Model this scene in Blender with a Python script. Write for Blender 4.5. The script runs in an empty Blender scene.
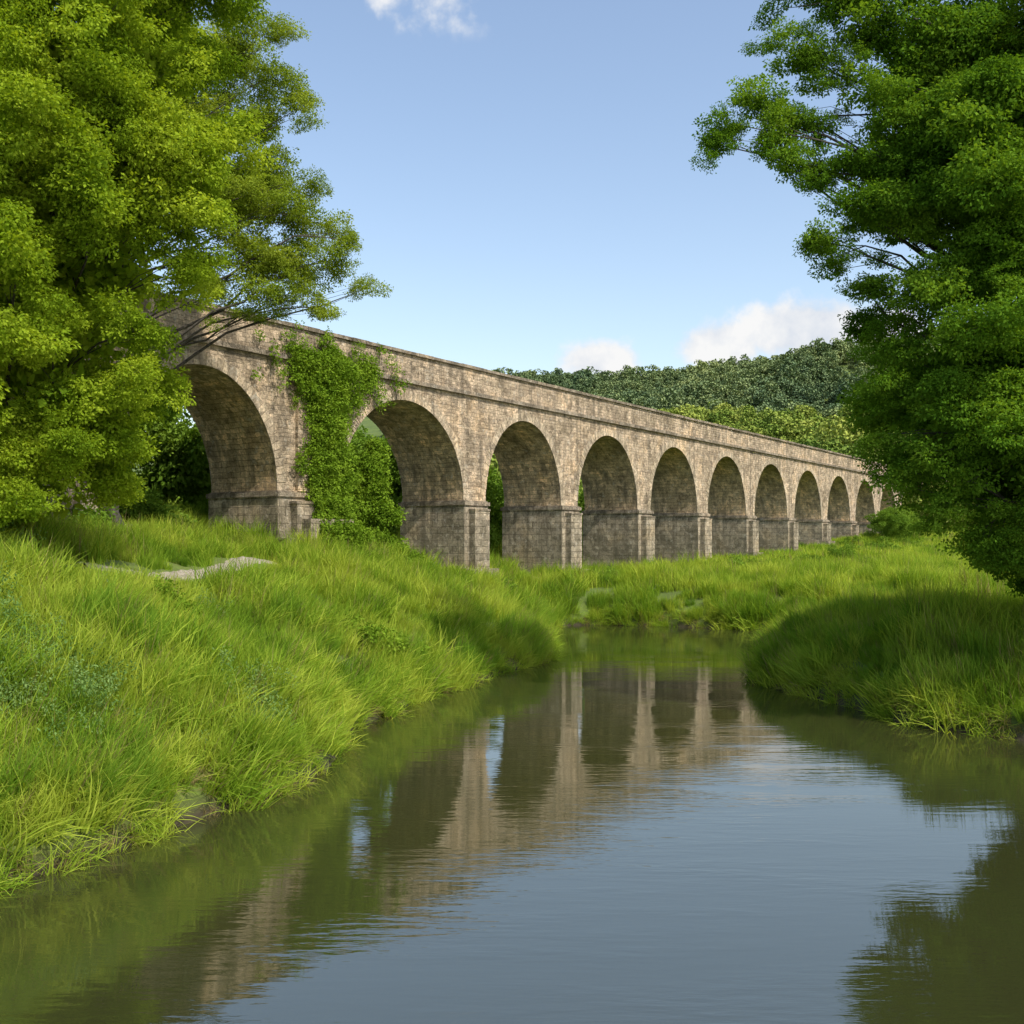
import bpy, math, numpy as np
from mathutils import Vector, Quaternion
rng=np.random.default_rng(7)
scene=bpy.context.scene
CAMH=6.5
# ------------------------------------------------------------------ helpers
def link(o,parent=None):
    scene.collection.objects.link(o)
    if parent: o.parent=parent
    return o
def mesh_np(name,verts,faces,mats=(),smooth=False,uv=None,midx=None):
    me=bpy.data.meshes.new(name)
    verts=np.asarray(verts,dtype=np.float32); faces=np.asarray(faces,dtype=np.int32)
    me.vertices.add(len(verts)); me.vertices.foreach_set('co',verts.ravel())
    if len(faces):
        k=faces.shape[1]
        me.loops.add(faces.size); me.loops.foreach_set('vertex_index',faces.ravel())
        me.polygons.add(len(faces))
        me.polygons.foreach_set('loop_start',np.arange(0,faces.size,k,dtype=np.int32))
        me.polygons.foreach_set('loop_total',np.full(len(faces),k,dtype=np.int32))
        if midx is not None: me.polygons.foreach_set('material_index',np.asarray(midx,dtype=np.int32))
        if smooth: me.polygons.foreach_set('use_smooth',np.ones(len(faces),dtype=bool))
        if uv is not None:
            l=me.uv_layers.new(name='UVMap'); l.data.foreach_set('uv',np.asarray(uv,dtype=np.float32).ravel())
    for m in mats: me.materials.append(m)
    me.update(); me.validate()
    return me
def obj(name,me,parent=None,loc=(0,0,0)):
    o=bpy.data.objects.new(name,me); o.location=loc
    return link(o,parent)
def empty(name,loc=(0,0,0)):
    o=bpy.data.objects.new(name,None); o.location=loc; return link(o)
def snoise(x,y,s=1.0,seed=0):
    r=np.random.default_rng(seed); v=0
    for i in range(7):
        a=r.uniform(0,6.28); f=s*r.uniform(.5,2.2); p=r.uniform(0,6.28)
        v=v+np.sin((x*math.cos(a)+y*math.sin(a))*f+p)
    return v/4.0
def sstep(x,a,b):
    t=np.clip((x-a)/(b-a),0,1); return t*t*(3-2*t)
# ------------------------------------------------------------------ node helpers
def new_mat(name):
    m=bpy.data.materials.new(name); m.use_nodes=True
    nt=m.node_tree; nt.nodes.clear(); return m,nt
def N(nt,t,**k):
    n=nt.nodes.new(t)
    for a,b in k.items(): setattr(n,a,b)
    return n
def ramp(nt,stops):
    r=N(nt,'ShaderNodeValToRGB'); e=r.color_ramp.elements
    while len(e)<len(stops): e.new(.5)
    for i,(p,c) in enumerate(stops):
        e[i].position=p; e[i].color=(c[0],c[1],c[2],1) if hasattr(c,'__len__') else (c,c,c,1)
    return r
def noise(nt,vec,scale,detail=4,rough=.6):
    n=N(nt,'ShaderNodeTexNoise'); n.inputs['Scale'].default_value=scale; n.inputs['Detail'].default_value=detail
    n.inputs['Roughness'].default_value=rough
    if vec is not None: nt.links.new(vec,n.inputs['Vector'])
    return n
def mix(nt,a,b,f,mode='MIX'):
    m=N(nt,'ShaderNodeMix',data_type='RGBA',blend_type=mode)
    for s,v in ((m.inputs[0],f),(m.inputs[6],a),(m.inputs[7],b)):
        if hasattr(v,'is_output'): nt.links.new(v,s)
        elif hasattr(v,'__len__'): s.default_value=(v[0],v[1],v[2],1)
        else: s.default_value=v
    return m.outputs[2]
def leaf_mat(name,c_dark,c_mid,c_lite,trans=.35,nscale=.35,rough=.55,orand=.4):
    m,nt=new_mat(name)
    geo=N(nt,'ShaderNodeNewGeometry'); oi=N(nt,'ShaderNodeObjectInfo')
    n1=noise(nt,geo.outputs['Position'],nscale,1)
    ma=N(nt,'ShaderNodeMath',operation='MULTIPLY_ADD'); nt.links.new(oi.outputs['Random'],ma.inputs[0]); ma.inputs[1].default_value=orand*.6
    nt.links.new(n1.outputs[0],ma.inputs[2])
    m2=N(nt,'ShaderNodeMath',operation='MULTIPLY_ADD'); nt.links.new(geo.outputs['Random Per Island'],m2.inputs[0]); m2.inputs[1].default_value=.25; nt.links.new(ma.outputs[0],m2.inputs[2])
    r=ramp(nt,[(.38,c_dark),(.68,c_mid),(1.0,c_lite)]); nt.links.new(m2.outputs[0],r.inputs[0])
    d=N(nt,'ShaderNodeBsdfDiffuse'); nt.links.new(r.outputs[0],d.inputs[0])
    o=N(nt,'ShaderNodeOutputMaterial')
    if trans>0:
        t=N(nt,'ShaderNodeBsdfTranslucent')
        tc=mix(nt,r.outputs[0],(1.3,1.2,.45),1.0,'MULTIPLY'); nt.links.new(tc,t.inputs[0])
        x=N(nt,'ShaderNodeMixShader'); x.inputs[0].default_value=trans
        nt.links.new(d.outputs[0],x.inputs[1]); nt.links.new(t.outputs[0],x.inputs[2]); nt.links.new(x.outputs[0],o.inputs[0])
    else: nt.links.new(d.outputs[0],o.inputs[0])
    return m
M_leafA=leaf_mat('leaf_bright',(.12,.21,.014),(.24,.35,.022),(.38,.48,.04),.42)
M_leafB=leaf_mat('leaf_lime',(.12,.19,.018),(.22,.31,.028),(.32,.40,.05),.42)
M_leafR=leaf_mat('leaf_deep',(.06,.14,.012),(.12,.24,.02),(.20,.33,.03),.40)
M_leafD=leaf_mat('leaf_green',(.07,.14,.016),(.13,.23,.026),(.20,.31,.04),.3,.12)  # plain darker green for woodland and bush leaves
M_ivy=leaf_mat('leaf_ivy',(.09,.17,.014),(.16,.27,.022),(.24,.36,.035),.3,.8)
M_weed=leaf_mat('leaf_weed',(.07,.15,.035),(.14,.25,.06),(.24,.35,.11),.3,.9)
M_grass=leaf_mat('grass_blade',(.09,.185,.018),(.21,.34,.028),(.42,.50,.065),.38,.30,.6,.55)
M_reed=leaf_mat('reed_blade',(.08,.17,.018),(.16,.30,.026),(.30,.42,.05),.36,.3,.6,.45)
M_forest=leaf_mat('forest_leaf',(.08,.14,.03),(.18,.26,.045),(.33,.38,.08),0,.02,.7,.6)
M_farfor=leaf_mat('far_forest_leaf',(.10,.16,.085),(.19,.255,.11),(.33,.38,.15),0,.009,.7,.35)  # distance haze mixed into the leaf colour as a bluer, paler green
M_straw=leaf_mat('dry_grass',(.14,.13,.04),(.24,.20,.075),(.36,.31,.13),.3,.5)
def bark_mat():
    m,nt=new_mat('bark'); geo=N(nt,'ShaderNodeNewGeometry')
    n=noise(nt,geo.outputs['Position'],6,3); r=ramp(nt,[(.3,(.03,.025,.018)),(.7,(.11,.095,.075))]); nt.links.new(n.outputs[0],r.inputs[0])
    p=N(nt,'ShaderNodeBsdfPrincipled'); p.inputs['Roughness'].default_value=.9; nt.links.new(r.outputs[0],p.inputs[0])
    b=N(nt,'ShaderNodeBump'); b.inputs['Distance'].default_value=.05; nt.links.new(n.outputs[0],b.inputs['Height']); nt.links.new(b.outputs[0],p.inputs['Normal'])
    o=N(nt,'ShaderNodeOutputMaterial'); nt.links.new(p.outputs[0],o.inputs[0]); return m
M_bark=bark_mat()
# ------------------------------------------------------------------ prototypes
def proto_coll(name,meshes):
    c=bpy.data.collections.new(name)
    for i,me in enumerate(meshes):
        o=bpy.data.objects.new(me.name,me); c.objects.link(o)
    return c
def leaf_quads(centers,dirs,length,width,r,upb=1.0):
    n=len(centers)
    d=dirs/np.linalg.norm(dirs,axis=1,keepdims=True)
    up=r.normal(size=(n,3))*.7+np.array([0,0,upb])
    s=np.cross(d,up); s/=np.linalg.norm(s,axis=1,keepdims=True)+1e-9
    nn=np.cross(s,d)
    L=(length*r.uniform(.7,1.25,n))[:,None]; W=(width*r.uniform(.7,1.2,n))[:,None]
    a=centers; b=centers+d*L*.45+s*W*.5; c=centers+d*L-nn*L*.2; e=centers+d*L*.45-s*W*.5
    V=np.stack([a,b,c,e],1).reshape(-1,3); F=np.arange(4*n).reshape(n,4)
    return V,F
def twig_pts(r,nl,rad,flat):
    p=r.normal(size=(nl,3)); p/=np.linalg.norm(p,axis=1,keepdims=True); p*=(rad*r.uniform(.15,1,nl)**.6)[:,None]; p[:,2]*=flat
    d=p/rad+r.normal(size=(nl,3))*.5; d[:,2]-=.25
    return p,d
def twigs(name,mat,nl=34,rad=.42,L=.17,W=.10,k=5,flat=.55):
    ms=[]
    for i in range(k):
        r=np.random.default_rng(i+len(name)*13); p,d=twig_pts(r,nl,rad,flat); V,F=leaf_quads(p,d,L,W,r); ms.append(mesh_np(name+'_twig',V,F,[mat]))
    return proto_coll(name,ms)
def boughs(name,mat,nt_=26,nl=30,rad=.34,L=.15,W=.09,k=6,flat=.5):
    ms=[]
    for i in range(k):
        r=np.random.default_rng(i+len(name)*17); P=[];D=[]
        for t in range(nt_):
            c=r.normal(size=3); c/=np.linalg.norm(c); c*=r.uniform(.2,1)**.5*.98; c[2]=c[2]*.55-.16*(c[0]**2+c[1]**2)
            p,d=twig_pts(r,nl,rad*r.uniform(.7,1.3),flat); P.append(p+c); D.append(d+c*.4)
        V,F=leaf_quads(np.concatenate(P),np.concatenate(D),L,W,r); ms.append(mesh_np(name+'_bough',V,F,[mat]))
    return proto_coll(name,ms)
C_A=boughs('bright_boughs',M_leafA,28,27,.37,.148,.092); C_B=boughs('lime_boughs',M_leafB,26,24,.36,.14,.08); C_R=boughs('deep_boughs',M_leafR,28,27,.37,.145,.097)
C_D=boughs('shade_boughs',M_leafD,24,22,.4,.21,.14,5,.6)
C_AI=boughs('inner_bright_boughs',M_leafA,14,16,.5,.26,.2,3,.7); C_RI=boughs('inner_deep_boughs',M_leafR,14,16,.5,.26,.2,3,.7)
C_I=twigs('ivy_foliage',M_ivy,34,.32,.15,.12,5,.8)
C_W=twigs('weed_foliage',M_weed,40,.26,.10,.04,5,1.2)
def blades(r,n,rad,h,w,bend):
    k=np.array([1,.9,.6,.08]); t=np.array([0,.35,.7,1.0])
    a=r.uniform(0,6.28,n); rr=rad*np.sqrt(r.random(n)); bx,by=rr*np.cos(a),rr*np.sin(a)
    H=h*r.uniform(.5,1.12,n); a2=r.uniform(0,6.28)+r.normal(size=n)*1.5; cv=bend*H*r.uniform(.15,1.25,n); wa=r.uniform(0,3.14,n)
    x=bx[:,None]+(np.cos(a2)*cv)[:,None]*t**2; y=by[:,None]+(np.sin(a2)*cv)[:,None]*t**2
    z=H[:,None]*t-(.34*cv)[:,None]*t**2-.05
    wx=(np.cos(wa)*w/2)[:,None]*k; wy=(np.sin(wa)*w/2)[:,None]*k
    V=np.stack([np.stack([x-wx,y-wy,z],-1),np.stack([x+wx,y+wy,z],-1)],2).reshape(-1,3)
    b=(np.arange(n)*8)[:,None]; F=np.concatenate([b+np.array([[0+2*j,1+2*j,3+2*j,2+2*j]]) for j in range(3)],0)
    return V,F
def tuft(name,mat,nb,rad,h,w,seed,bend=.5):
    r=np.random.default_rng(seed); V,F=blades(r,nb,rad,h,w,bend); return mesh_np(name,V,F,[mat])
def patch(name,seed,nc=13,nb=36,h=.8,w=.024,R=.72,straw=2,mat=None,hv=.3,b0=.35,b1=.8):
    r=np.random.default_rng(seed); Vs=[];Fs=[];M=[];o=0
    for i in range(nc+straw):
        V,F=blades(r,nb if i<nc else 9,.30,h*r.uniform(1-hv,1+hv)*(1 if i<nc else 1.2),w if i<nc else w*.6,r.uniform(b0,b1) if i<nc else .25)
        q=R*math.sqrt(r.random()); a=r.uniform(0,6.28); V=V+np.array([q*math.cos(a),q*math.sin(a),0]); Vs.append(V); Fs.append(F+o); o+=len(V); M+= [0 if i<nc else 1]*len(F)
    return mesh_np(name,np.concatenate(Vs),np.concatenate(Fs),[mat or M_grass,M_straw],midx=M)
C_G=proto_coll('grass_patches',[patch('grass_patch',s,13,28,.82,.029,.72,2,None,.5) for s in range(8)])
C_T=proto_coll('reed_patches',[patch('reed_patch',s+80,10,29,1.3,.033,.62,1,M_reed,.25,.18,.5) for s in range(6)])
C_S=proto_coll('short_patches',[patch('short_patch',s+20,14,24,.42,.036,.9,1) for s in range(4)])
C_E=proto_coll('edge_tufts',[tuft('edge_tuft',M_grass,44,.28,.8,.025,s+40,1.0) for s in range(5)]+[tuft('edge_straw',M_straw,40,.28,.5,.022,s+60,1.0) for s in range(2)])
def canopy(name,mat,seed,R=5,H=10,nl_=13,n=60,ls=.9,upb=1.0):
    r=np.random.default_rng(seed); P=[];D=[]
    for l in range(nl_):
        a=r.uniform(0,6.28); zz=r.uniform(.2,1); q=R*.65*math.sqrt(max(0,1-((zz-.45)/.75)**2))*r.uniform(.4,1)
        c=np.array([q*math.cos(a),q*math.sin(a),zz*H*.8])
        p=r.normal(size=(n,3)); p/=np.linalg.norm(p,axis=1,keepdims=True); p[:,2]=np.abs(p[:,2])*1.1-.25; P.append(c+p*r.uniform(1.5,2.4))
        t=np.cross(p,r.normal(size=(n,3))); D.append(t+r.normal(size=(n,3))*.25)
    V,F=leaf_quads(np.concatenate(P),np.concatenate(D),ls,ls*.78,r,upb); return mesh_np(name,V,F,[mat])
C_F=proto_coll('forest_canopies',[canopy('forest_canopy',M_forest,s,5,8+s) for s in range(6)])
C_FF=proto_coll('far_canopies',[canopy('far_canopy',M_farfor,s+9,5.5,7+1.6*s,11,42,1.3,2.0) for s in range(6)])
# ------------------------------------------------------------------ scatter
def scatter(name,coll,P,R,S,parent=None,loc=(0,0,0)):
    P=np.asarray(P,dtype=np.float32)-np.asarray(loc,dtype=np.float32)
    n=len(P); print(name,n); me=bpy.data.meshes.new(name); me.vertices.add(n); me.vertices.foreach_set('co',P.ravel())
    a=me.attributes.new('rot','FLOAT_VECTOR','POINT'); a.data.foreach_set('vector',np.asarray(R,dtype=np.float32).ravel())
    a=me.attributes.new('scl','FLOAT','POINT'); a.data.foreach_set('value',np.asarray(S,dtype=np.float32))
    a=me.attributes.new('pick','INT','POINT'); a.data.foreach_set('value',rng.integers(0,len(coll.objects),n).astype(np.int32))
    o=bpy.data.objects.new(name,me)
    if parent is None: o.location=loc
    link(o,parent)
    g=bpy.data.node_groups.new(name+'_scatter','GeometryNodeTree')
    g.interface.new_socket('Geometry',in_out='INPUT',socket_type='NodeSocketGeometry')
    g.interface.new_socket('Geometry',in_out='OUTPUT',socket_type='NodeSocketGeometry')
    gi=g.nodes.new('NodeGroupInput'); go=g.nodes.new('NodeGroupOutput')
    ci=g.nodes.new('GeometryNodeCollectionInfo'); ci.inputs['Collection'].default_value=coll
    ci.inputs['Separate Children'].default_value=True; ci.inputs['Reset Children'].default_value=True
    ip=g.nodes.new('GeometryNodeInstanceOnPoints'); ip.inputs['Pick Instance'].default_value=True
    def na(t,nm):
        x=g.nodes.new('GeometryNodeInputNamedAttribute'); x.data_type=t; x.inputs['Name'].default_value=nm; return x.outputs[0]
    er=g.nodes.new('FunctionNodeEulerToRotation')
    L=g.links.new
    L(gi.outputs[0],ip.inputs['Points']); L(ci.outputs[0],ip.inputs['Instance'])
    L(na('FLOAT_VECTOR','rot'),er.inputs[0]); L(er.outputs[0],ip.inputs['Rotation'])
    L(na('FLOAT','scl'),ip.inputs['Scale']); L(na('INT','pick'),ip.inputs['Instance Index']); L(ip.outputs[0],go.inputs[0])
    md=o.modifiers.new('scatter','NODES'); md.node_group=g
    return o
# ------------------------------------------------------------------ terrain function
RIV=np.array([(-34,-70),(-16,-5),(-12,12),(-9.8,19.4),(-8.0,22.5),(-6.2,26.0),(-5.4,29),(-5.6,35),(-3.6,42.6),(-.9,49),(1.6,55),(2.4,61),(2.3,69),(3.4,77),
 (7,78.4),(12,76.5),(17.3,73.5),(26,71),(45,73),(80,82),(160,100),(160,90),(80,72),(45,63),(28,61),(19,62),(15.3,60),(13.4,54),(11.4,46.5),(12.4,41.5),(13.8,36.5),(16.8,32.5),(21,28),(25,15),(28,0),(40,-70)])
def river_sdf(X,Y):
    A=RIV;B=np.roll(RIV,-1,0); d2=np.full(X.shape,1e18); ins=np.zeros(X.shape,bool)
    for a,b in zip(A,B):
        e=b-a; wx=X-a[0]; wy=Y-a[1]; t=np.clip((wx*e[0]+wy*e[1])/(e@e),0,1)
        d2=np.minimum(d2,(wx-e[0]*t)**2+(wy-e[1]*t)**2)
        c=((a[1]<=Y)!=(b[1]<=Y))
        xi=a[0]+(Y-a[1])*(e[0]/(e[1] if e[1]!=0 else 1e-9))
        ins^=(c&(X<xi))
    d=np.sqrt(d2); return np.where(ins,-d,d)+.30*snoise(X,Y,1.1,3)*np.exp(-np.abs(Y)/200)
def height(X,Y):
    X=np.asarray(X,float);Y=np.asarray(Y,float)
    d=river_sdf(X,Y)
    P=np.interp(X,[-120,-60,-30,-22,-13,-3,4,15,60,150],[16,11,8.0,6.7,5.3,4.0,3.0,2.6,3.2,8])
    P=P+np.interp(Y,[85,105,123,149,172,215,400,1500],[0,.25,.8,2.1,3.4,5,8,4])
    P=P+.28*snoise(X,Y,.28,5)+.17*snoise(X,Y,1.0,6)*np.exp(-np.abs(Y)/120)
    L=np.where(X<2.5,4.2,3.0)
    out=P*(1-np.exp(-np.maximum(d,0)/L))+.35*sstep(d,0,.35)
    inn=-np.minimum(1.6,-d*.7)
    z=np.where(d>0,out,inn)
    rid=np.interp(X,[-1200,-300,-120,0,82,150,214,310,380,600,1400],[60,80,105,136,128,134,144,160,172,195,120])+7*snoise(X,Y,.011,8)+3*snoise(X,Y,.03,18)
    back=np.interp(Y,[1000,1120,1800,3000],[1,1,.5,.1])
    z=z+rid*sstep(Y,300,1010)*back
    z=z+30*np.exp(-((X-128)/40)**2-((Y-325)/50)**2)+20*np.exp(-((X-105)/80)**2-((Y-520)/60)**2)+22*np.exp(-((X-230)/90)**2-((Y-700)/70)**2)
    return z
def axis(segs):
    out=[]
    for a,b,s in segs: out.append(np.arange(a,b,s))
    return np.concatenate(out+[[segs[-1][1]]])
xs=axis([(-3000,-400,200),(-400,-80,20),(-80,-32,3),(-32,40,.4),(40,100,3),(100,700,15),(700,3000,150)])
ys=axis([(-1500,-80,120),(-80,8,4),(8,95,.4),(95,220,3),(220,1180,15),(1180,3500,150)])
GX,GY=np.meshgrid(xs,ys); GZ=height(GX,GY)
nx,ny=len(xs),len(ys); idx=np.arange(nx*ny).reshape(ny,nx)
F=np.stack([idx[:-1,:-1],idx[:-1,1:],idx[1:,1:],idx[1:,:-1]],-1).reshape(-1,4)
m,nt=new_mat('meadow_ground'); geo=N(nt,'ShaderNodeNewGeometry'); P=geo.outputs['Position']
n1=noise(nt,P,.12,3); n2=noise(nt,P,3,4)
g=ramp(nt,[(.3,(.07,.12,.014)),(.5,(.12,.19,.02)),(.7,(.19,.25,.035))]); nt.links.new(n1.outputs[0],g.inputs[0])
g2=mix(nt,g.outputs[0],(.07,.09,.02),n2.outputs[0]); 
sx=N(nt,'ShaderNodeSeparateXYZ'); nt.links.new(P,sx.inputs[0])
mr=N(nt,'ShaderNodeMapRange'); mr.inputs[1].default_value=.1; mr.inputs[2].default_value=.6; nt.links.new(sx.outputs[2],mr.inputs[0])
soil=mix(nt,(.025,.02,.010),(.06,.05,.022),n2.outputs[0])
col=mix(nt,soil,g2,mr.outputs[0])
p=N(nt,'ShaderNodeBsdfPrincipled'); p.inputs['Roughness'].default_value=.95; nt.links.new(col,p.inputs[0])
b=N(nt,'ShaderNodeBump'); b.inputs['Distance'].default_value=.1; nt.links.new(n2.outputs[0],b.inputs['Height']); nt.links.new(b.outputs[0],p.inputs['Normal'])
o=N(nt,'ShaderNodeOutputMaterial'); nt.links.new(p.outputs[0],o.inputs[0]); M_ground=m
obj('ground',mesh_np('ground',np.stack([GX,GY,GZ],-1).reshape(-1,3),F,[M_ground],True))
# ------------------------------------------------------------------ water
m,nt=new_mat('river_water'); geo=N(nt,'ShaderNodeNewGeometry')
mp=N(nt,'ShaderNodeMapping'); mp.inputs['Scale'].default_value=(.5,2.2,1); mp.inputs['Rotation'].default_value=(0,0,.15); nt.links.new(geo.outputs['Position'],mp.inputs[0])
w1=noise(nt,mp.outputs[0],2.2,3,.5); w2=noise(nt,mp.outputs[0],.22,2); wr=ramp(nt,[(.42,.2),(.65,1.0)]); nt.links.new(w2.outputs[0],wr.inputs[0])
ad=N(nt,'ShaderNodeMath',operation='MULTIPLY'); nt.links.new(w1.outputs[0],ad.inputs[0]); nt.links.new(wr.outputs[0],ad.inputs[1])
b=N(nt,'ShaderNodeBump'); b.inputs['Strength'].default_value=1; b.inputs['Distance'].default_value=.0085; nt.links.new(ad.outputs[0],b.inputs['Height'])
p=N(nt,'ShaderNodeBsdfPrincipled'); p.inputs['Base Color'].default_value=(.034,.038,.012,1); p.inputs['Roughness'].default_value=.02; p.inputs['IOR'].default_value=2.7
nt.links.new(b.outputs[0],p.inputs['Normal']); o=N(nt,'ShaderNodeOutputMaterial'); nt.links.new(p.outputs[0],o.inputs[0])
obj('river_water',mesh_np('river_water',[(-60,-80,0),(180,-80,0),(180,110,0),(-60,110,0)],[(0,1,2,3)],[m]))
# ------------------------------------------------------------------ stone materials
def stone_mat(name,bw,rh,c1,c2,mortar,off=.5,dist=.2):
    m,nt=new_mat(name); uv=N(nt,'ShaderNodeUVMap'); geo=N(nt,'ShaderNodeNewGeometry'); P=geo.outputs['Position']
    dn=noise(nt,uv.outputs[0],1.9,2); sc=N(nt,'ShaderNodeVectorMath',operation='SCALE'); sc.inputs['Scale'].default_value=dist
    nt.links.new(dn.outputs[1],sc.inputs[0]); av=N(nt,'ShaderNodeVectorMath',operation='ADD'); nt.links.new(uv.outputs[0],av.inputs[0]); nt.links.new(sc.outputs[0],av.inputs[1])
    br=N(nt,'ShaderNodeTexBrick'); nt.links.new(av.outputs[0],br.inputs['Vector']); br.offset=off
    br.inputs['Scale'].default_value=1; br.inputs['Brick Width'].default_value=bw; br.inputs['Row Height'].default_value=rh
    br.inputs['Mortar Size'].default_value=.020; br.inputs['Mortar Smooth'].default_value=.9; br.inputs['Bias'].default_value=0
    br.inputs['Color1'].default_value=(*c1,1); br.inputs['Color2'].default_value=(*c2,1); br.inputs['Mortar'].default_value=(*mortar,1)
    vo=N(nt,'ShaderNodeTexVoronoi'); vo.inputs['Scale'].default_value=2.6; nt.links.new(av.outputs[0],vo.inputs['Vector'])
    vs=N(nt,'ShaderNodeSeparateColor'); nt.links.new(vo.outputs['Color'],vs.inputs[0]); vr=ramp(nt,[(0,.58),(1,1.36)]); nt.links.new(vs.outputs[0],vr.inputs[0])
    c=mix(nt,br.outputs[0],vr.outputs[0],.85,'MULTIPLY')
    f=noise(nt,P,7,4,.75); fr=ramp(nt,[(.3,.42),(.55,1.0),(.75,1.4)]); nt.links.new(f.outputs[0],fr.inputs[0])
    c=mix(nt,c,fr.outputs[0],.9,'MULTIPLY')
    big=noise(nt,P,.35,4,.65); bgr=ramp(nt,[(.35,(.60,.60,.57)),(.5,(1,1,1)),(.68,(1.22,1.12,.97))]); nt.links.new(big.outputs[0],bgr.inputs[0])
    c=mix(nt,c,bgr.outputs[0],.85,'MULTIPLY')
    mp=N(nt,'ShaderNodeMapping'); mp.inputs['Scale'].default_value=(1.6,1.6,.12); nt.links.new(P,mp.inputs[0])
    st=noise(nt,mp.outputs[0],1,3); sr=ramp(nt,[(.48,0.0),(.68,.62)]); nt.links.new(st.outputs[0],sr.inputs[0])
    c=mix(nt,c,(.14,.12,.088),sr.outputs[0])
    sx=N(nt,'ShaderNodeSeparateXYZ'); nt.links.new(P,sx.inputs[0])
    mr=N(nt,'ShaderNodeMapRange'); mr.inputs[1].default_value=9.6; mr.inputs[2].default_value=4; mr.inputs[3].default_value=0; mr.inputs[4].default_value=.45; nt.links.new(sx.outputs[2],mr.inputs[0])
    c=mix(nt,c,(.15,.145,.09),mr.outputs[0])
    li=noise(nt,P,2.2,4,.7); lr=ramp(nt,[(.57,0.0),(.70,.65)]); nt.links.new(li.outputs[0],lr.inputs[0]); c=mix(nt,c,(.60,.55,.45),lr.outputs[0])
    p=N(nt,'ShaderNodeBsdfDiffuse'); p.inputs['Roughness'].default_value=.8; nt.links.new(c,p.inputs[0])
    hs=N(nt,'ShaderNodeMath',operation='MULTIPLY_ADD'); nt.links.new(br.outputs['Fac'],hs.inputs[0]); hs.inputs[1].default_value=-.5; nt.links.new(f.outputs[0],hs.inputs[2])
    h2=N(nt,'ShaderNodeMath',operation='MULTIPLY_ADD'); nt.links.new(vs.outputs[1],h2.inputs[0]); h2.inputs[1].default_value=.25; nt.links.new(hs.outputs[0],h2.inputs[2])
    b=N(nt,'ShaderNodeBump'); b.inputs['Distance'].default_value=.12; b.inputs['Strength'].default_value=1; nt.links.new(h2.outputs[0],b.inputs['Height']); nt.links.new(b.outputs[0],p.inputs['Normal'])
    o=N(nt,'ShaderNodeOutputMaterial'); nt.links.new(p.outputs[0],o.inputs[0]); return m
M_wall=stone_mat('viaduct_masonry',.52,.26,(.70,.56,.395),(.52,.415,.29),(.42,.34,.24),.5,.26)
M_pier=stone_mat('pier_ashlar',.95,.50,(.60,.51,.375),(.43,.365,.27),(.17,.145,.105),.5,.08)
M_vous=stone_mat('arch_stone',50,50,(.68,.56,.40),(.54,.44,.31),(.2,.17,.12),0)
M_barrel=stone_mat('arch_barrel_stone',.8,.34,(.78,.59,.37),(.58,.45,.28),(.30,.24,.155))  # base colour raised above the wall stone, painted fill light under the arches
M_trim=stone_mat('coping_stone',1.3,.9,(.42,.355,.265),(.31,.26,.195),(.10,.085,.06),0,.03)
# ------------------------------------------------------------------ viaduct
K=.675; KL=math.sqrt(1+K*K); ax=np.array([K/KL,1/KL]); pr=np.array([-1/KL,K/KL]); Y0=26.0
org=np.array([-54.8+K*Y0,Y0]); DEP=5.8; SP=9.4; CR=16.1; ST=17.35; TOP=19.5
def w(s,d,z): return (s*ax[0]+d*pr[0],s*ax[1]+d*pr[1],z)
def y2s(Y): return (Y-Y0)*KL
piers=[(26.5,1.15),(38.5,1.15),(50.4,1.15),(62.8,2.2),(77,1.15),(88.5,1.15),(100.3,1.15),(112,1.15),(123.8,1.15),(136,1.15),(148,1.15),(160,1.15),(172,1.15),(184,1.15),(196,1.15),(208,1.15)]
PC=[(y2s(a),b*KL) for a,b in piers]
V=[];FF=[];UV=[];MI=[]
def quad(ps,uvs,mi=0):
    b=len(V); V.extend(w(*p_) for p_ in ps); FF.append((b,b+1,b+2,b+3)); UV.extend(uvs); MI.append(mi)
def box(s0,s1,d0,d1,z0,z1,mi=0,jit=0):
    quad([(s0,d0,z0),(s1,d0,z0),(s1,d0,z1),(s0,d0,z1)],[(s0,z0),(s1,z0),(s1,z1),(s0,z1)],mi)
    quad([(s1,d1,z0),(s0,d1,z0),(s0,d1,z1),(s1,d1,z1)],[(s1,z0),(s0,z0),(s0,z1),(s1,z1)],mi)
    quad([(s0,d1,z0),(s0,d0,z0),(s0,d0,z1),(s0,d1,z1)],[(d1,z0),(d0,z0),(d0,z1),(d1,z1)],mi)
    quad([(s1,d0,z0),(s1,d1,z0),(s1,d1,z1),(s1,d0,z1)],[(d0,z0),(d1,z0),(d1,z1),(d0,z1)],mi)
    quad([(s0,d0,z1),(s1,d0,z1),(s1,d1,z1),(s0,d1,z1)],[(s0,d0),(s1,d0),(s1,d1),(s0,d1)],mi)
    quad([(s0,d1,z0),(s1,d1,z0),(s1,d0,z0),(s0,d0,z0)],[(s0,d1),(s1,d1),(s1,d0),(s0,d0)],mi)
S0=PC[0][0]-PC[0][1]; S1=PC[-1][0]+40
def wall(s0,s1,zs0,zs1):
    quad([(s0,0,zs0),(s1,0,zs1),(s1,0,ST),(s0,0,ST)],[(s0,zs0),(s1,zs1),(s1,ST),(s0,ST)],0)
    quad([(s1,DEP,zs1),(s0,DEP,zs0),(s0,DEP,ST),(s1,DEP,ST)],[(s1,zs1),(s0,zs0),(s0,ST),(s1,ST)],0)
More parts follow.
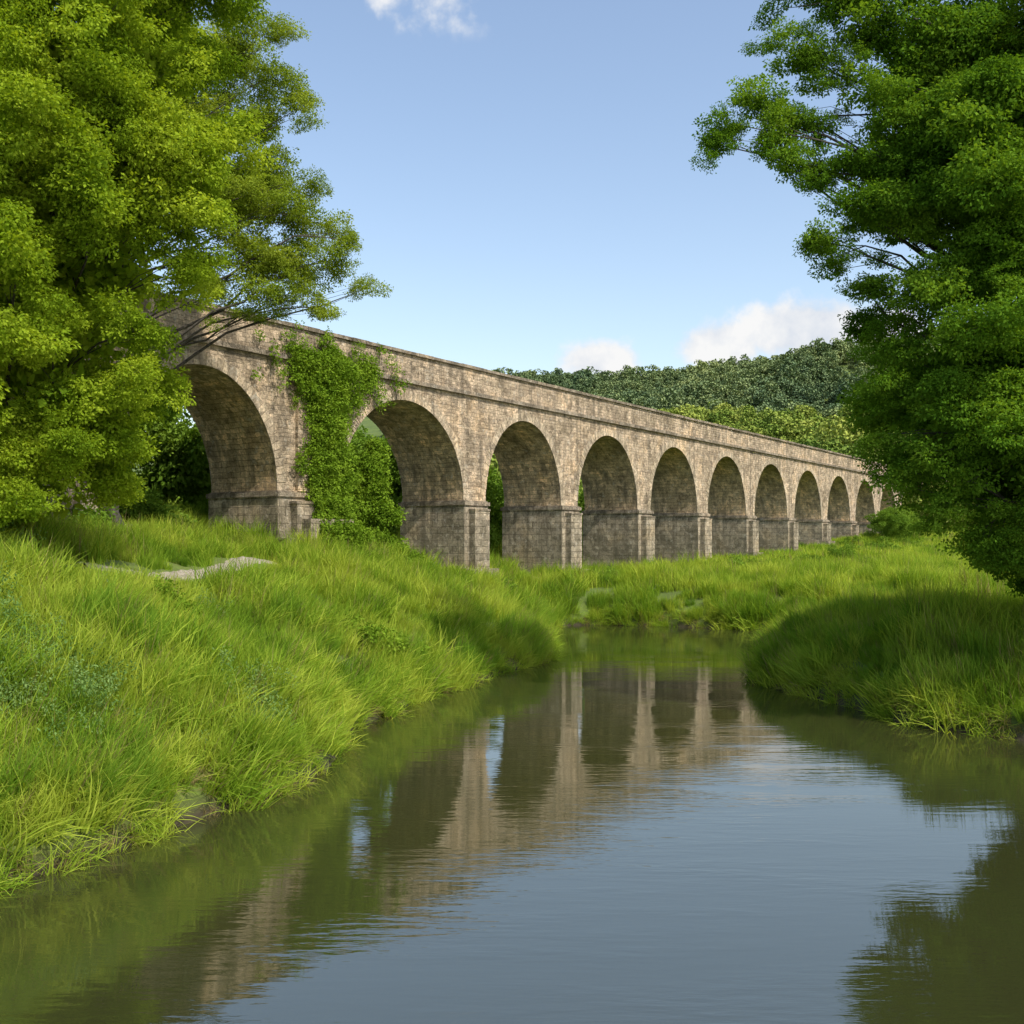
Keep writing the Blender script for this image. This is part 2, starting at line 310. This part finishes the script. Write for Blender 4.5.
for i,(c,hw) in enumerate(PC):
    a,bb=c-hw,c+hw
    wall(a,bb,SP,SP)
    gz=float(height(np.array([org[0]+c*ax[0]]),np.array([org[1]+c*ax[1]]))[0])
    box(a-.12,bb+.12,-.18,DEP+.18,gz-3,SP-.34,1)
    box(a-.22,bb+.22,-.30,DEP+.30,SP-.34,SP-.06,4)
    box(a-.10,bb+.10,-.15,DEP+.15,SP-.06,SP+.02,4)
    box(c-hw*.66,c+hw*.66,-.75,-.17,gz-2,SP-.75,1)
    box(c-hw*.70,c+hw*.70,-.80,-.17,SP-.75,SP-.60,4)
    box(a-.30,bb+.30,-1.1,DEP+.4,gz-3,gz+.75,1)
    if i==3:
        box(c-1.2,c+1.5,-.26,.0,SP+.02,ST-.02,0)
        box(c-1.4,c+2.3,-1.5,-.7,gz-2,gz+1.9,1)
    if i+1<len(PC):
        s0=bb; s1=PC[i+1][0]-PC[i+1][1]; cx=(s0+s1)/2; R=(s1-s0)/2; H=CR-SP; n=32
        th=np.linspace(math.pi,0,n+1); As=cx+R*np.cos(th); Az=SP+H*np.sin(th)
        arc=np.concatenate([[0],np.cumsum(np.hypot(np.diff(As),np.diff(Az)))])
        for j in range(n):
            wall(As[j],As[j+1],Az[j],Az[j+1])
            quad([(As[j],0,Az[j]),(As[j],DEP,Az[j]),(As[j+1],DEP,Az[j+1]),(As[j+1],0,Az[j+1])],[(0,arc[j]),(DEP,arc[j]),(DEP,arc[j+1]),(0,arc[j+1])],3)
        nv=int(arc[-1]/.42)|1
        te=np.linspace(math.pi,0,nv+1)
        for j in range(nv):
            t0,t1=te[j]-.003,te[j+1]+.003; T=.62+rng.uniform(-.05,.09)
            pd=.025+rng.uniform(0,.035)
            def pt(t,e,d): return (cx+(R+e)*math.cos(t),d,SP+(H+e)*math.sin(t))
            for (d0,sg) in ((-pd,1),(DEP+pd,-1)):
                q=[pt(t0,-.02,d0),pt(t1,-.02,d0),pt(t1,T,d0),pt(t0,T,d0)]
                u=rng.uniform(1,40); v=rng.uniform(1,40); uu=[(u,v),(u+.4,v),(u+.4,v+.6),(u,v+.6)]
                if sg<0: q=q[::-1]
                quad(q,uu,2)
                din=.02 if sg>0 else DEP-.02
                for (x0,x1) in (((t0,-.02),(t1,-.02)),((t1,-.02),(t1,T)),((t1,T),(t0,T)),((t0,T),(t0,-.02))):
                    quad([pt(*x0,d0),pt(*x0,din),pt(*x1,din),pt(*x1,d0)],uu,2)
box(PC[-1][0]+.5,S1,.003,DEP-.003,0,ST-.02,0)
for (d0,d1) in ((-.26,.5),(DEP-.5,DEP+.26)):
    s=S0
    while s<S1:
        L=1.6+rng.uniform(-.2,.2); j=rng.uniform(-.02,.02)
        box(s,s+L-.02,d0+j,d1+j*.5,ST-.10+j*.3,ST+.18+j*.3,4)
        box(s,s+L-.015,(d0+.12 if d0<1 else d0-.05)+j,(d1+.08 if d0<1 else d1-.1)+j,TOP-.22,TOP+j*1.5,4); s+=L
quad([(S0,.4,ST+.6),(S1,.4,ST+.6),(S1,DEP-.4,ST+.6),(S0,DEP-.4,ST+.6)],[(S0,0),(S1,0),(S1,5),(S0,5)],1)
box(S0,S1,.04,.44,ST+.05,TOP-.15,0); box(S0,S1,DEP-.44,DEP-.04,ST+.05,TOP-.15,0)
me=mesh_np('stone_viaduct',V,FF,[M_wall,M_pier,M_vous,M_barrel,M_trim],False,UV,MI)
obj('stone_viaduct',me,None,(org[0],org[1],0))
# ------------------------------------------------------------------ trees
def tube_accum(V,F,pts,rad,k=6):
    pts=np.asarray(pts,float); base=len(V)
    for i,p_ in enumerate(pts):
        t=pts[min(i+1,len(pts)-1)]-pts[max(i-1,0)]; t/=np.linalg.norm(t)+1e-9
        a=np.cross(t,[0.3,.9,.2]); a/=np.linalg.norm(a)+1e-9; b_=np.cross(t,a)
        for j in range(k):
            an=6.2832*j/k; V.append(p_+(a*math.cos(an)+b_*math.sin(an))*rad[i])
    for i in range(len(pts)-1):
        for j in range(k):
            F.append((base+i*k+j,base+i*k+(j+1)%k,base+(i+1)*k+(j+1)%k,base+(i+1)*k+j))
def curve(a,b_,n,sag,r):
    a=np.asarray(a,float); b_=np.asarray(b_,float); t=np.linspace(0,1,n)[:,None]; L=np.linalg.norm(b_-a)
    mid=r.normal(size=3)*L*.06; mid[2]+=sag*L
    return a*(1-t)+b_*t+mid*(4*t*(1-t))+r.normal(size=(n,3))*L*.015*(t*(1-t)*4)
def lobe_points(c,r_,n,r,flat=.62):
    p_=r.normal(size=(n,3)); p_/=np.linalg.norm(p_,axis=1,keepdims=True)
    p_*=(r.uniform(0,1,n)**.45)[:,None]; p_[:,2]*=flat
    return np.asarray(c)+p_*r_
def make_tree(name,base,top,trunk_r,lobes,coll,dens,seed,tscale=1.0,leaf_sub=5,core=None,icoll=None):
    r=np.random.default_rng(seed); bz=float(height(np.array([base[0]]),np.array([base[1]]))[0])-.3
    root=empty(name,(base[0],base[1],bz)); b0=np.array([base[0],base[1],bz])
    V=[];F=[]
    tp=np.array([top[0],top[1],top[2]]); tr=curve(b0,tp,14,0,r); tr[0]=b0
    tt=np.linspace(0,1,14); rad=trunk_r*(1-tt*.85); rad[0]*=1.6; rad[1]*=1.15
    tube_accum(V,F,tr-b0,rad,10)
    pts=[];scl=[]
    for (c,lr) in lobes:
        c=np.asarray(c,float)
        zz=c[2]-np.hypot(c[0]-b0[0],c[1]-b0[1])*.55
        i=int(np.clip(np.searchsorted(tr[:,2],zz),2,12)); st=tr[i]
        cv=curve(st,c,8,.06,r); rr=min(rad[i]*.4,.03+.006*np.linalg.norm(c-st)); tube_accum(V,F,cv-b0,np.linspace(rr,.014,8),6)
        n=max(4,int(round(dens*lr**2.0))); lp=lobe_points(c,lr*.85,n,r,.72); pts.append(lp); scl.append(np.clip(r.uniform(.6,1.1,n)*(.50+.25*lr),.35,1.25)*tscale)
        if lr<1.35:  # sprays of leaves along the exposed outer part of thin limbs
            q=cv[r.integers(4,8,3)]+r.normal(size=(3,3))*.25; pts.append(q); scl.append(r.uniform(.35,.6,3)*tscale)
        for q in range(min(n,leaf_sub)):
            s_=cv[r.integers(4,8)]; tube_accum(V,F,curve(s_,lp[q],4,.03,r)-b0,[.020,.014,.009,.004],4)
    obj('trunk_and_limbs',mesh_np(name+'_wood',np.array(V),F,[M_bark],True),root)
    P_=np.concatenate(pts); n=len(P_)
    R_=np.stack([r.normal(size=n)*.3,r.normal(size=n)*.3,r.uniform(0,6.28,n)],1)
    scatter('foliage',coll,P_,R_,np.concatenate(scl),root,(base[0],base[1],bz))
    if core:
        cc_,cr,n=core; p_=r.normal(size=(n,3)); p_/=np.linalg.norm(p_,axis=1,keepdims=True); p_*=(r.uniform(.1,1,n)**.5)[:,None]
        P_=np.asarray(cc_)+p_*np.asarray(cr); R_=np.stack([r.normal(size=n)*.4,r.normal(size=n)*.4,r.uniform(0,6.28,n)],1)
        scatter('inner_foliage',icoll,P_,R_,r.uniform(1.1,1.7,n),root,(base[0],base[1],bz))
    return root
def fill_lobes(c,rad,n,rmin,rmax,seed,hollow=.6):
    r=np.random.default_rng(seed); out=[]
    while len(out)<n:
        p_=r.uniform(-1,1,3); q=np.linalg.norm(p_)
        if q>1 or q<hollow or p_[1]>.55: continue
        out.append((np.asarray(c)+p_*np.asarray(rad),r.uniform(rmin,rmax)))
    return out
A=[((-10.2,33.5,24.4),1.9),((-9.9,34,22.0),1.6),((-10.0,34,19.8),1.8),((-10.0,33,17.6),1.6),((-11.0,34,15.4),1.5),((-12.2,33,13.2),1.5),((-12.6,32.5,11.3),1.4),((-13.4,32,9.3),1.3),((-15.0,31,8.0),1.3),((-17,31,7.6),1.4),((-14.5,33,10.5),1.5),((-16,31,9.6),1.6),((-18.5,32,8.6),1.6),
   ((-12.5,31,22),2),((-13.5,30,18.5),2),((-14.5,30,15),2),((-15.5,29.5,12),1.9),((-17,29,17),2),((-10,33,27),2),((-13,31,26),2),((-16.5,30,10.5),1.5),((-12.3,31.5,20),1.8),((-12.6,31.5,16.6),1.8),((-14,31,13),1.7)]
A+=fill_lobes((-18,35.5,18.5),(7.6,6,12),85,1.5,2.4,11)
make_tree('ash_tree',(-19.5,38.5),(-16.5,36,27),.55,A,C_A,3.2,21,core=((-18,36,18.5),(6.4,4.5,11),130),icoll=C_AI)
B=[((-12.8,48,31),1.7),((-11.2,48,28.3),1.6),((-9.7,47.5,26.6),1.5),((-11.2,48,24.4),1.7),((-10.0,47.5,23.0),1.4),((-9.3,48,21.4),1.5),((-8.2,47.5,19.4),1.4),((-7.0,48,18.2),.9),((-8.8,47,17.2),1.2),((-11.0,47,17.6),1.5),((-9.7,47.6,19.2),1.5),((-7.6,47.6,20.4),.9),((-10,47.2,17.9),1.2),
   ((-12.5,47.5,20),1.9),((-13.2,48,22.8),1.9),((-14,48,26),1.9),((-13.5,47,17.8),1.4),((-10.8,49,19.8),1.6),((-15.5,48,29),2.0),((-14.5,47,33),1.7),((-12,48,26.4),1.7),((-11,48,30),1.3),((-10.6,47.3,21.6),1.5),((-12,47,22),1.7),((-11.6,47,19),1.5)]
B+=fill_lobes((-18,50,24.5),(5.5,4,8.5),24,1.4,2.2,12)
make_tree('alder_tree',(-19.5,51),(-15,49,30),.40,B,C_B,3.4,22,1.0,6)
Rr=[((8.0,37,21.5),.9),((8.9,37.3,22.8),1.1),((9.6,37.5,24.6),1.1),((10.4,37.5,26),1.3),((10.6,37.2,21.8),1.3),((12,37.5,23.8),1.6),((12.2,37.5,20.4),1.3),((7.3,37,20.8),.6),((9.2,37,20.9),.8),((10.8,37.3,24.2),1.3),((11.0,37.2,19.8),.9),((9.7,37,21.9),1.0),((10.0,37,20.3),.8),
    ((10.6,36.6,17.2),.8),((11.5,36.8,16.6),1.0),((12.2,37,18.4),1.3),((12.8,37,15.5),1.1),((14,36.5,18.5),1.8),((13.6,37,26.5),1.9),((14.0,36.5,22.5),2.0),((11.6,37,28),1.4),((13.9,36.5,20.2),1.7),((16,36,24.5),2.1),((16,36,20),2.1),((16,35.5,17),2.1),((13.2,36.8,24.8),1.7),((12.0,37,26.2),1.5),
    ((13.2,36,13.6),1.35),((13.1,36,11.8),1.3),((13.1,35.7,10.2),1.25),((13.5,35.5,8.9),1.15),((14.6,35,7.6),1.25),((16.0,34.5,6.4),1.2),((17.4,34,5.5),1.2),((14.6,35,15.6),1.8),((15.4,34,11.5),2),((18,33,8),1.9),((19.5,33,6),1.5),((17,33,10),1.8),((15.8,33.5,13.5),1.9),((15.3,34.5,9.3),1.6),((17,34,7.4),1.4)]
Rr+=fill_lobes((22,38,17.5),(8,7,14),90,1.6,2.6,13)
make_tree('lime_tree',(22.5,39),(21,38,29),.6,Rr,C_R,3.2,23,core=((21.5,38,17.5),(6.8,5,12.5),150),icoll=C_RI)
# ------------------------------------------------------------------ woodland behind the viaduct
def mass(name,lobes,coll,dens,seed,tscale,flat=.75):
    r=np.random.default_rng(seed)
    P_=np.concatenate([lobe_points(c,lr,max(1,int(round(dens*lr**2))),r,flat) for c,lr in lobes]); n=len(P_)
    R_=np.stack([r.normal(size=n)*.4,r.normal(size=n)*.4,r.uniform(0,6.28,n)],1)
    return scatter(name,coll,P_,R_,tscale*r.uniform(.7,1.3,n))
r=np.random.default_rng(31); lob=[]
for i in range(200):
    s=y2s(r.uniform(36,128)); d=DEP+r.uniform(7,20); X=org[0]+s*ax[0]+d*pr[0]; Y=org[1]+s*ax[1]+d*pr[1]
    gz=float(height(np.array([X]),np.array([Y]))[0]); lob.append(((X,Y,gz+r.uniform(0,1)**.8*(9.5 if Y<110 else 7)),r.uniform(1.8,3.2)))
mass('woodland_trees',lob,C_D,1.0,32,1.6)
def gpt(X,Y,dz): return (X,Y,float(height(np.array([X]),np.array([Y]))[0])+dz)
bl=[(gpt(-9.6,68.5,1.2),1.6),(gpt(-10.0,68.8,3.2),1.6),(gpt(-9.8,69,5),1.5),(gpt(-9.6,69,6.5),1.2),(gpt(-8.3,69,1),1.4),(gpt(-7,69.5,.6),1.0),(gpt(-10.4,66.5,1),1.2),(gpt(-8.6,69,3.4),1.2),(gpt(-9.2,69.5,7.6),.9)]
mass('elder_bush',bl,C_I,75,33,1.1)
bl=[(gpt(-20.5,57,1),1.7),(gpt(-22,56,2),2),(gpt(-24,55,2.5),2.2),(gpt(-18.5,55,.4),1.3),(gpt(-26,52,2),2.2),(gpt(-22,50,.8),1.4),(gpt(-20,48,.3),1.2),(gpt(-22.5,46,.4),1.3)]
mass('hawthorn_bush',bl,C_D,2.6,34,1.0)
r=np.random.default_rng(35); bl=[]
for i in range(40):
    Y=r.uniform(64,87); X=-54.8+K*Y+r.uniform(2.0,6.0); 
    if river_sdf(np.array([X]),np.array([Y]))[0]>1.2: bl.append((gpt(X,Y,.15),r.uniform(.5,1.0)))
for i in range(44):
    Y=r.uniform(96,168); X=-54.8+K*Y+r.uniform(3,16)
    bl.append((gpt(X,Y,.2),r.uniform(.8,1.9)))
for i in range(26):
    Y=r.uniform(150,182); X=max(-54.8+K*Y+2.5,.352*Y)+r.uniform(0,6); bl.append((gpt(X,Y,r.uniform(.5,4.5)),r.uniform(1.5,2.4)))
mass('bramble_bushes',bl,C_D,2.6,36,.75)
bl=[(gpt(-5.4,42.2,.45),1.0),(gpt(-4.6,43.2,.4),.9),(gpt(-6.4,41.6,.5),.9),(gpt(-11.5,33.5,.4),.7),(gpt(-10.6,33,.3),.6),(gpt(-7.5,41.2,.3),.6)]
mass('sallow_bush',bl,C_I,80,37,.8)
# ivy on the big pier
r=np.random.default_rng(38); n=3600
z=4.8+(17.9-4.8)*r.uniform(0,1,n)**.85
cs=PC[3][0]; wid=1.25+.9*sstep(z,13,17.5)+.5*np.sin(z*1.3)*.5+.65*sstep(10-z,0,5)
s=cs+1.15+wid*r.normal(size=n)*.62; s=np.where(z>SP,s,np.clip(s,cs-.5,cs+4.0))
d=-.2-np.abs(r.normal(size=n))*.36-.45*(z<9)-.7*(z<7.4)
keep=(s>cs-2.2)&(s<cs+4.6)
P_=np.stack([org[0]+s*ax[0]+d*pr[0],org[1]+s*ax[1]+d*pr[1],z],1)[keep]
n2=1700; s2=cs+r.uniform(-5,10,n2); z2=ST-.1+r.normal(size=n2)*.8; d2=-.3-np.abs(r.normal(size=n2))*.25
k2=r.random(n2)<np.exp(-((s2-cs-2.0)/3.6)**2)*(.6+.6*np.sin(s2*2.1+z2))
P_=np.concatenate([P_,np.stack([org[0]+s2*ax[0]+d2*pr[0],org[1]+s2*ax[1]+d2*pr[1],z2],1)[k2]]); n=len(P_)
scatter('ivy',C_I,P_,np.stack([r.normal(size=n)*.6,r.normal(size=n)*.6,r.uniform(0,6.28,n)],1),r.uniform(.55,1.2,n))
# ------------------------------------------------------------------ hillside forest
r=np.random.default_rng(41); n=3000
Y=np.sqrt(r.uniform(215**2,560**2,n)); X=r.uniform(-.05,.46,n)*Y
den=snoise(X,Y,.03,9); k=~((den>.7)&(Y<480)); X,Y=X[k],Y[k]; n=len(X)
scatter('hillside_forest',C_F,np.stack([X,Y,height(X,Y)-1],1),np.stack([X*0,X*0,r.uniform(0,6.28,n)],1),r.uniform(.5,1.4,n)*(1+.25*snoise(X,Y,.05,19)))
n=7000; Y=np.sqrt(r.uniform(540**2,1030**2,n)); X=r.uniform(-.12,.46,n)*Y
den=snoise(X,Y,.018,29); k=~(((den>.7))&(Y<900)); X,Y=X[k],Y[k]; n=len(X)
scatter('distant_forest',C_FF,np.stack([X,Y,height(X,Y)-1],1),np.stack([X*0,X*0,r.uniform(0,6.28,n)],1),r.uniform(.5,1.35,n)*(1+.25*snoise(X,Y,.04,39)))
n=110; Y=r.uniform(180,225,n); X=r.uniform(.365,.60,n)*Y
scatter('distant_tree_belt',C_F,np.stack([X,Y,height(X,Y)-1],1),np.stack([X*0,X*0,r.uniform(0,6.28,n)],1),r.uniform(.6,1.05,n))
# ------------------------------------------------------------------ footpath
pp=np.array([(-15.4,36.6),(-14.4,37.6),(-13.7,39),(-13.3,41.5),(-13.2,44),(-13.2,47),(-13.0,50),(-12.6,53)])
def dpath(X,Y):
    d=np.full(X.shape,1e9)
    for a,b_ in zip(pp[:-1],pp[1:]):
        e=b_-a; t=np.clip(((X-a[0])*e[0]+(Y-a[1])*e[1])/(e@e),0,1); d=np.minimum(d,np.hypot(X-a[0]-e[0]*t,Y-a[1]-e[1]*t))
    return d
tt=np.linspace(0,len(pp)-1,110); cx=np.interp(tt,range(len(pp)),pp[:,0]); cy=np.interp(tt,range(len(pp)),pp[:,1])
tx=np.gradient(cx); ty=np.gradient(cy); L=np.hypot(tx,ty); nxx,nyy=-ty/L,tx/L
V2=[];F2=[]
for j,o_ in enumerate((-.6,-.45,-.1,.25,.6)):
    xx=cx+nxx*(o_+.12*np.sin(tt*13+j)); yy=cy+nyy*(o_+.12*np.cos(tt*11+j)); V2.append(np.stack([xx,yy,height(xx,yy)+(-.04 if abs(o_)>.5 else .10+.04*np.sin(tt*31+j*2))],1))
V2=np.concatenate(V2)
for j in range(4):
    for i in range(109): F2.append((j*110+i,j*110+i+1,(j+1)*110+i+1,(j+1)*110+i))
m,nt=new_mat('path_gravel'); geo=N(nt,'ShaderNodeNewGeometry'); nn=noise(nt,geo.outputs['Position'],6,4,.8)
rp=ramp(nt,[(.35,(.2,.17,.11)),(.6,(.45,.40,.31))]); nt.links.new(nn.outputs[0],rp.inputs[0]); p=N(nt,'ShaderNodeBsdfPrincipled'); p.inputs['Roughness'].default_value=.95
nt.links.new(rp.outputs[0],p.inputs[0]); b=N(nt,'ShaderNodeBump'); b.inputs['Distance'].default_value=.08; nt.links.new(nn.outputs[0],b.inputs['Height']); nt.links.new(b.outputs[0],p.inputs['Normal'])
o=N(nt,'ShaderNodeOutputMaterial'); nt.links.new(p.outputs[0],o.inputs[0])
obj('footpath',mesh_np('footpath',V2,F2,[m],True))
# ------------------------------------------------------------------ grass
def tilt_euler(X,Y,r,amt=.6):
    e=.5; gx=(height(X+e,Y)-height(X-e,Y))/(2*e); gy=(height(X,Y+e)-height(X,Y-e))/(2*e)
    out=np.zeros((len(X),3)); up=Vector((0,0,1)); a=r.uniform(0,6.28,len(X))
    for i in range(len(X)):
        q=up.rotation_difference(Vector((-gx[i]*amt,-gy[i]*amt,1)).normalized())@Quaternion((0,0,1),a[i]); out[i]=q.to_euler()
    return out
def grass_layer(name,coll,ylo,yhi,dens,smin,smax,dmin,dmax,seed,cond=None):
    r=np.random.default_rng(seed); xa,xb=-.62*yhi-4,.62*yhi+4; n=int((xb-xa)*(yhi-ylo)*dens)
    X=r.uniform(xa,xb,n); Y=r.uniform(ylo,yhi,n); k=np.abs(X)<.58*Y+4; X,Y=X[k],Y[k]
    d=river_sdf(X,Y); k=(d>dmin)&(d<dmax)&(dpath(X,Y)>1.05)&(dpath(X,Y+.8)>1.0); X,Y,d=X[k],Y[k],d[k]
    if cond is not None: k=cond(X,Y,d,r); X,Y,d=X[k],Y[k],d[k]
    dd=(X-org[0])*pr[0]+(Y-org[1])*pr[1]
    k=~((dd>-.2)&(dd<DEP+.2)&(r.random(len(X))<.75)); X,Y,d=X[k],Y[k],d[k]
    n=len(X); sc=r.uniform(smin,smax,n)*np.clip(1+.42*snoise(X,Y,.7,4),.6,1.7); front=np.minimum(dpath(X,Y+1.2),dpath(X-.6,Y+2.4)); sc*=np.where((front<1.5)&(X<-9),.5,1)
    return scatter(name,coll,np.stack([X,Y,np.maximum(height(X,Y),-.05)-.04],1),tilt_euler(X,Y,r),sc)
grass_layer('riverside_grass',C_G,10,36,2.2,.75,1.3,.3,60,51)
grass_layer('bank_grass',C_G,36,62,1.5,.8,1.4,.3,60,52)
grass_layer('meadow_grass',C_G,62,105,.7,.9,1.6,.3,70,53)
grass_layer('far_meadow_grass',C_S,105,190,.3,1.6,2.6,.3,90,54)
grass_layer('water_edge_grass',C_E,10,90,12,.7,1.3,-.12,.9,55)
def reedc(X,Y,d,r): 
    right=(X>8)&(Y<66); left=(X<4)&(Y<74)
    return (right&(d<5.5)&(r.random(len(X))<.9))|(left&(d<1.8)&(snoise(X,Y,.35,71)>.1))|(left&(snoise(X,Y,.35,72)>.75)&(d>2)&(dpath(X,Y)>3))|((Y>70)&(d<2.2)&(X>2))
grass_layer('riverside_reeds',C_T,14,90,1.5,.6,1.05,.35,30,56,reedc)
r=np.random.default_rng(61); n=7500
Y=r.uniform(18.5,36,n); X=-r.uniform(5,22,n); d=river_sdf(X,Y)
pr_=np.where((Y<26)&(X<-7.6),.7*sstep(snoise(X,Y,.7,63),-.35,.4),0)+.4*sstep(snoise(X,Y,.8,64),.65,1.05)
k=(d>.6)&(r.random(n)<pr_); X,Y=X[k],Y[k]; n=len(X)
P_=np.stack([X,Y,height(X,Y)+r.uniform(.4,1.25,n)*(.85+.4*snoise(X,Y,.9,65))],1)
scatter('cow_parsley',C_W,P_,np.stack([r.normal(size=n)*.4,r.normal(size=n)*.4,r.uniform(0,6.28,n)],1),r.uniform(.55,1.15,n))
# ------------------------------------------------------------------ sun, sky, camera
to=Vector((.60,-.66,0)).normalized(); el=math.radians(50); to=Vector((to.x*math.cos(el),to.y*math.cos(el),math.sin(el)))
sl=bpy.data.lights.new('sun','SUN'); sl.energy=4.2; sl.angle=math.radians(.8); sl.color=(1,.94,.84)
so=bpy.data.objects.new('sun',sl); so.rotation_euler=to.to_track_quat('Z','Y').to_euler(); link(so)
wd=bpy.data.worlds.new('World'); scene.world=wd; wd.use_nodes=True; nt=wd.node_tree; nt.nodes.clear()
sk=N(nt,'ShaderNodeTexSky',sky_type='NISHITA'); sk.sun_disc=False; sk.sun_elevation=el; sk.sun_rotation=math.atan2(to.x,to.y); sk.air_density=1.15; sk.dust_density=1.6; sk.ozone_density=1.25
tc=N(nt,'ShaderNodeTexCoord'); cn=noise(nt,tc.outputs['Generated'],16,5,.58)
tot=None
for (cx_,cz_,rx,rz,amp) in ((.285,.205,.080,.036,1.5),(.205,.190,.055,.030,1.35),(.085,.174,.055,.026,1.25),(-.09,.535,.10,.03,.7),(.36,.20,.05,.03,1.0)):
    c=Vector((cx_,1,cz_)).normalized()
    sb=N(nt,'ShaderNodeVectorMath',operation='SUBTRACT'); nt.links.new(tc.outputs['Generated'],sb.inputs[0]); sb.inputs[1].default_value=c
    ml=N(nt,'ShaderNodeVectorMath',operation='MULTIPLY'); nt.links.new(sb.outputs[0],ml.inputs[0]); ml.inputs[1].default_value=(1/rx,1/.3,1/rz)
    ln=N(nt,'ShaderNodeVectorMath',operation='LENGTH'); nt.links.new(ml.outputs[0],ln.inputs[0])
    a1=N(nt,'ShaderNodeMapRange'); a1.inputs[1].default_value=1.25; a1.inputs[2].default_value=.0; a1.inputs[3].default_value=0; a1.inputs[4].default_value=amp; nt.links.new(ln.outputs['Value'],a1.inputs[0])
    if tot is None: tot=a1.outputs[0]
    else:
        mx=N(nt,'ShaderNodeMath',operation='MAXIMUM'); nt.links.new(tot,mx.inputs[0]); nt.links.new(a1.outputs[0],mx.inputs[1]); tot=mx.outputs[0]
ad=N(nt,'ShaderNodeMath',operation='MULTIPLY_ADD'); nt.links.new(cn.outputs[0],ad.inputs[0]); ad.inputs[1].default_value=2.2; nt.links.new(tot,ad.inputs[2])
mk=N(nt,'ShaderNodeMapRange'); mk.interpolation_type='SMOOTHSTEP'; mk.inputs[1].default_value=1.42; mk.inputs[2].default_value=2.0; nt.links.new(ad.outputs[0],mk.inputs[0])
gt=N(nt,'ShaderNodeMath',operation='MULTIPLY'); nt.links.new(mk.outputs[0],gt.inputs[0])
g3=N(nt,'ShaderNodeMapRange'); g3.inputs[1].default_value=0; g3.inputs[2].default_value=.25; nt.links.new(tot,g3.inputs[0]); nt.links.new(g3.outputs[0],gt.inputs[1])
cc=ramp(nt,[(.36,(.72,.78,.88)),(.58,(1.0,1.0,1.0))])
nt.links.new(cn.outputs[0],cc.inputs[0]); c10=N(nt,'ShaderNodeVectorMath',operation='SCALE'); c10.inputs['Scale'].default_value=6.3; nt.links.new(cc.outputs[0],c10.inputs[0])
gain=mix(nt,sk.outputs[0],(1.62,1.52,1.45),1.0,'MULTIPLY')
sm=mix(nt,gain,c10.outputs[0],gt.outputs[0])
bg=N(nt,'ShaderNodeBackground'); bg.inputs[1].default_value=.15; nt.links.new(sm,bg.inputs[0]); o=N(nt,'ShaderNodeOutputWorld'); nt.links.new(bg.outputs[0],o.inputs[0])
cam=bpy.data.cameras.new('camera'); cam.lens=36; cam.sensor_width=36; cam.shift_y=.027; cam.clip_end=8000; cam.clip_start=.1
co=bpy.data.objects.new('camera',cam); co.location=(0,0,CAMH); co.rotation_euler=(math.radians(90),0,0); link(co); scene.camera=co
scene.view_settings.view_transform='Standard'; scene.view_settings.look='None'; scene.view_settings.exposure=0
